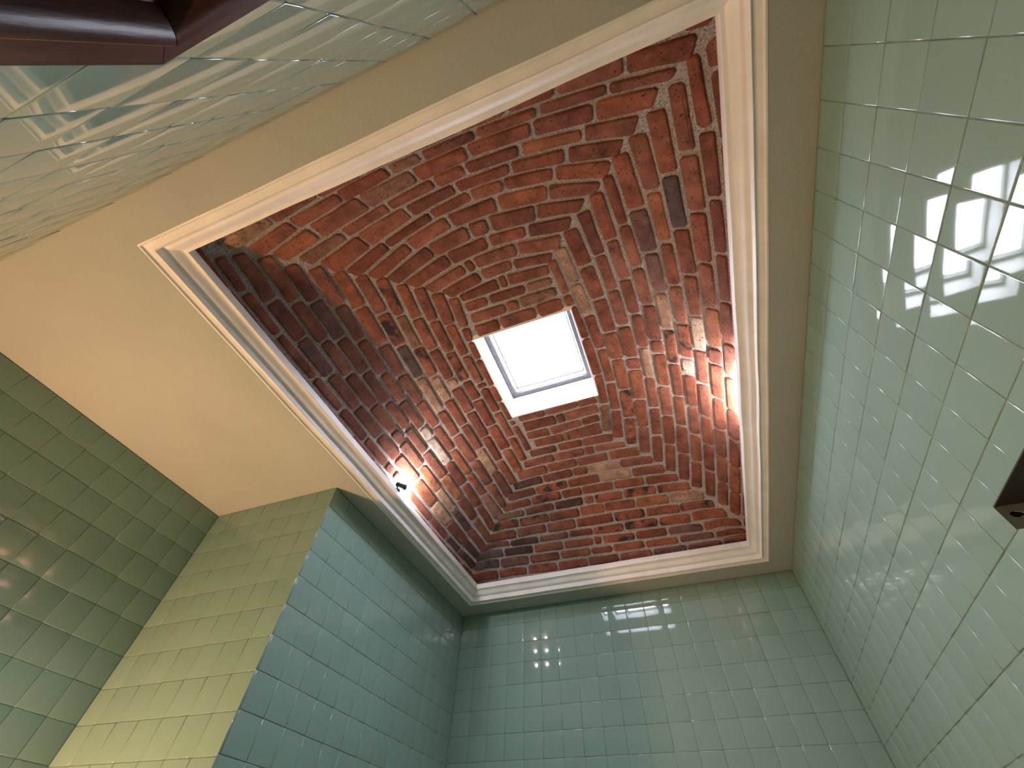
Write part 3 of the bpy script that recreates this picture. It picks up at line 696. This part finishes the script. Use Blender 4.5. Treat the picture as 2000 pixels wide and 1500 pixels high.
ring_mesh('shaft', [(-0.030, 1.470), (-0.001, 1.452), (0.0, 1.4535), (0.0, 1.588)], M_WHITE)
ring_mesh('window_frame', [(-0.02, 1.5882), (0.0245, 1.5882), (0.0245, 1.597), (0.027, 1.5975)], M_ALU)
ring_mesh('window_rim', [(0.027, 1.5975), (0.029, 1.6075), (0.033, 1.6075), (0.033, 1.613)], M_WHITE)
ring_mesh('gasket', [(0.033, 1.613), (0.038, 1.613), (0.038, 1.624)], M_ALU)
ring_mesh('pane', [(0.036, 1.624), (0.048, 1.650), (0.075, 1.690), (0.130, 1.722), (0.170, 1.735)], M_SKY, True)

# ---------------------------------------------------------------- halogen lamps on the ledge
def lathe(bm, prof_, axis, org, seg=18):
    a = Vector(axis).normalized()
    t = a.orthogonal().normalized()
    s = a.cross(t)
    rows = []
    for r, h in prof_:
        rows.append([bm.verts.new(Vector(org) + a * h + (t * math.cos(2 * math.pi * k / seg) + s * math.sin(2 * math.pi * k / seg)) * r) for k in range(seg)])
    for p, q in zip(rows[:-1], rows[1:]):
        for k in range(seg):
            j = (k + 1) % seg
            bm.faces.new((p[k], p[j], q[j], q[k]))
    bm.faces.new(rows[0])
    bm.faces.new(rows[-1])


def lamp(bulb_at, aim, mat, label, length=1.0):
    b_ = Vector(bulb_at)
    a = Vector(aim).normalized()
    ledge = CZ + 1.0755 * S
    root = empty('halogen_lamp', (b_.x - a.x * 0.07, b_.y - a.y * 0.07, ledge))
    tag(root, label, 'lamp', group='lamps on the moulding ledge')
    o = root.location
    body = b_ - a * 0.075
    bm = bmesh.new()
    lathe(bm, [(0.008, -0.010), (0.012, -0.008), (0.014, 0.002), (0.014, 0.024), (0.016, 0.032), (0.019, 0.052), (0.017, 0.053), (0.012, 0.034)], a, body - o)
    obj_bm('lamp_body', bm, M_BLACK, root, 40)
    bm = bmesh.new()
    lathe(bm, [(0.020, 0.0), (0.020, 0.004), (0.006, 0.006), (0.005, 0.012), (0.005, max(0.016, body.z - ledge - 0.010))], (0, 0, 1), (body.x - o.x, body.y - o.y, 0.0))
    obj_bm('lamp_stand', bm, M_BLACK, root, 40)
    bm = bmesh.new()
    bmesh.ops.create_icosphere(bm, subdivisions=2, radius=0.0135)
    for v_ in bm.verts:
        v_.co += a * (v_.co.dot(a) * (length - 1.0) + 0.0135 * (length - 1.0))
        v_.co += b_ - o
    obj_bm('bulb', bm, mat, root, 180)
    if length > 1.0:
        # unseen strip added to block the tube's glare towards the left wall
        bm = bmesh.new()
        x_ = b_.x - 0.0150 - o.x
        add_box(bm, (x_ - 0.001, min(0.0, a.y * 0.34) + b_.y - o.y, 0.0), (x_, max(0.0, a.y * 0.34) + b_.y - o.y, 0.0300))
        obj_bm('glare_shield', bm, M_METAL, root)
    return root


lamp(W(-0.966, 1.190, 1.123), (0.10, 1.0, 0.30), M_BULB_L, 'small black halogen lamp glowing on the left moulding ledge against the bricks')
lamp(W(0.3840, 1.240, 1.0900), (0.0, -1.0, 0.0), M_BULB_R, 'long tubular halogen lamp hidden behind the right moulding, lighting the bricks above it', 11.0)

# ---------------------------------------------------------------- door frame in the near wall
door = tag(empty('door_1', W(DX0, YF, FLOOR_Z)), 'dark red-brown varnished wooden door frame with a mitred corner and rounded inner moulding', 'door frame', 'structure')
dpro = [(0.0, -0.0225), (0.0, -0.001), (0.001, 0.0), (0.034, 0.0), (0.0345, -0.004), (0.0395, -0.005), (0.042, 0.001), (0.047, 0.0065), (0.054, 0.0090), (0.062, 0.0075), (0.068, 0.002), (0.071, -0.006), (0.074, -0.0065), (0.076, -0.010), (0.076, -0.165), (0.060, -0.165), (0.060, -0.0225)]
FX0, FX1, FZ1 = -0.215 * S, DX1 * S + 0.050 * S, CZ + 0.3233 * S
FY = -0.0797 * S


def casing(name, kind):
    bm = bmesh.new()
    rows = []
    gap = 0.0004
    ends = (0.0, None) if kind != 'head' else (None, None)
    for e in (0, 1):
        row = []
        for d, p in dpro:
            if kind == 'left':
                z = 0.0 if e == 0 else FZ1 - d - gap
                row.append(bm.verts.new(Vector((FX0 + d, FY + p, z)) - door.location))
            elif kind == 'right':
                z = 0.0 if e == 0 else FZ1 - d - gap
                row.append(bm.verts.new(Vector((FX1 - d, FY + p, z)) - door.location))
            else:
                x = FX0 + d + gap if e == 0 else FX1 - d - gap
                row.append(bm.verts.new(Vector((x, FY + p, FZ1 - d)) - door.location))
        rows.append(row)
    n = len(dpro)
    for i in range(n):
        j = (i + 1) % n
        bm.faces.new((rows[0][i], rows[0][j], rows[1][j], rows[1][i]))
    bm.faces.new(rows[0])
    bm.faces.new(rows[1])
    return obj_bm(name, bm, M_WOOD, door, 35)


casing('door_jamb', 'left')
casing('door_jamb', 'right')
casing('door_head', 'head')

# ---------------------------------------------------------------- metal bracket on the right wall
bx, by_, bz = 0.420 * S, 0.824, CZ + 0.440
wx = XR * S
br = tag(empty('metal_bracket', (wx, by_, bz)), 'dark grey metal bracket with a slotted end plate fixed to the right tiled wall', 'bracket')
o = br.location
T = 0.0022
bm = bmesh.new()
add_box(bm, Vector((bx, by_ - 0.27, bz)) - o, Vector((wx, by_, bz + T)) - o)
obj_bm('shelf_plate', bm, M_DARK, br)
# end plate hanging at the far end, with a keyhole slot
H = 0.040
bm = bmesh.new()
px0, px1 = bx - o.x, wx - o.x
pz0, pz1 = -H, 0.0
hole = []
hcx, hcz = px0 + 0.0195, -0.0165
for k in range(14):
    a_ = 2 * math.pi * k / 14
    rx = 0.0085 + (0.002 if math.cos(a_) < 0 else 0.0)
    rz = 0.0062 if math.cos(a_) < 0 else 0.0042
    hole.append((hcx + rx * math.cos(a_), hcz + rz * math.sin(a_)))
outer = []
for (hx_, hz_) in hole:
    dx, dz = hx_ - hcx, hz_ - hcz
    sc = min(((px1 - hcx) / dx) if dx > 1e-6 else 1e9, ((px0 - hcx) / dx) if dx < -1e-6 else 1e9, ((pz1 - hcz) / dz) if dz > 1e-6 else 1e9, ((pz0 - hcz) / dz) if dz < -1e-6 else 1e9)
    outer.append((hcx + dx * sc, hcz + dz * sc))
corners = [(px1, pz1), (px0, pz1), (px0, pz0), (px1, pz0)]
for yy in (0,):
    hv = [[bm.verts.new((x, -T * s, z)) for x, z in hole] for s in (0, 1)]
    ov = [[bm.verts.new((x, -T * s, z)) for x, z in outer] for s in (0, 1)]
    cv = [[bm.verts.new((x, -T * s, z)) for x, z in corners] for s in (0, 1)]
    nh = len(hole)
    for s in (0, 1):
        for k in range(nh):
            j = (k + 1) % nh
            loop = [hv[s][k], hv[s][j], ov[s][j]]
            # insert the rectangle's corner where the outline turns
            (xa, za), (xb, zb) = outer[k], outer[j]
            if abs(xa - xb) > 1e-6 and abs(za - zb) > 1e-6:
                best = min(range(4), key=lambda c_: abs(corners[c_][0] - xa) + abs(corners[c_][1] - za) + abs(corners[c_][0] - xb) + abs(corners[c_][1] - zb))
                loop.append(cv[s][best])
            loop.append(ov[s][k])
            bm.faces.new(loop)
    for k in range(nh):
        j = (k + 1) % nh
        bm.faces.new((hv[0][k], hv[0][j], hv[1][j], hv[1][k]))
    for c_ in range(4):
        pass
bmesh.ops.remove_doubles(bm, verts=bm.verts, dist=1e-6)
bmesh.ops.delete(bm, geom=[v_ for v_ in bm.verts if not v_.link_faces], context='VERTS')
obj_bm('end_plate', bm, M_METAL, br)
bm = bmesh.new()
add_box(bm, Vector((hcx - 0.016, 0.0015, -0.034)), Vector((px1 - 0.003, 0.0045, -0.001)))
obj_bm('slot_shade', bm, M_BLACK, br)  # black sheet added behind the slot, standing in for the shade inside
bm = bmesh.new()
add_box(bm, Vector((wx - 0.0022, by_ - 0.27, bz)) - o, Vector((wx, by_ - 0.004, bz + 0.028)) - o)
obj_bm('wall_flange', bm, M_METAL, br)

scene.cycles.use_denoising = True
scene.cycles.max_bounces = 10
scene.cycles.diffuse_bounces = 6
scene.cycles.glossy_bounces = 4
scene.cycles.sample_clamp_indirect = 8.0
scene.cycles.caustics_reflective = False
scene.cycles.caustics_refractive = False
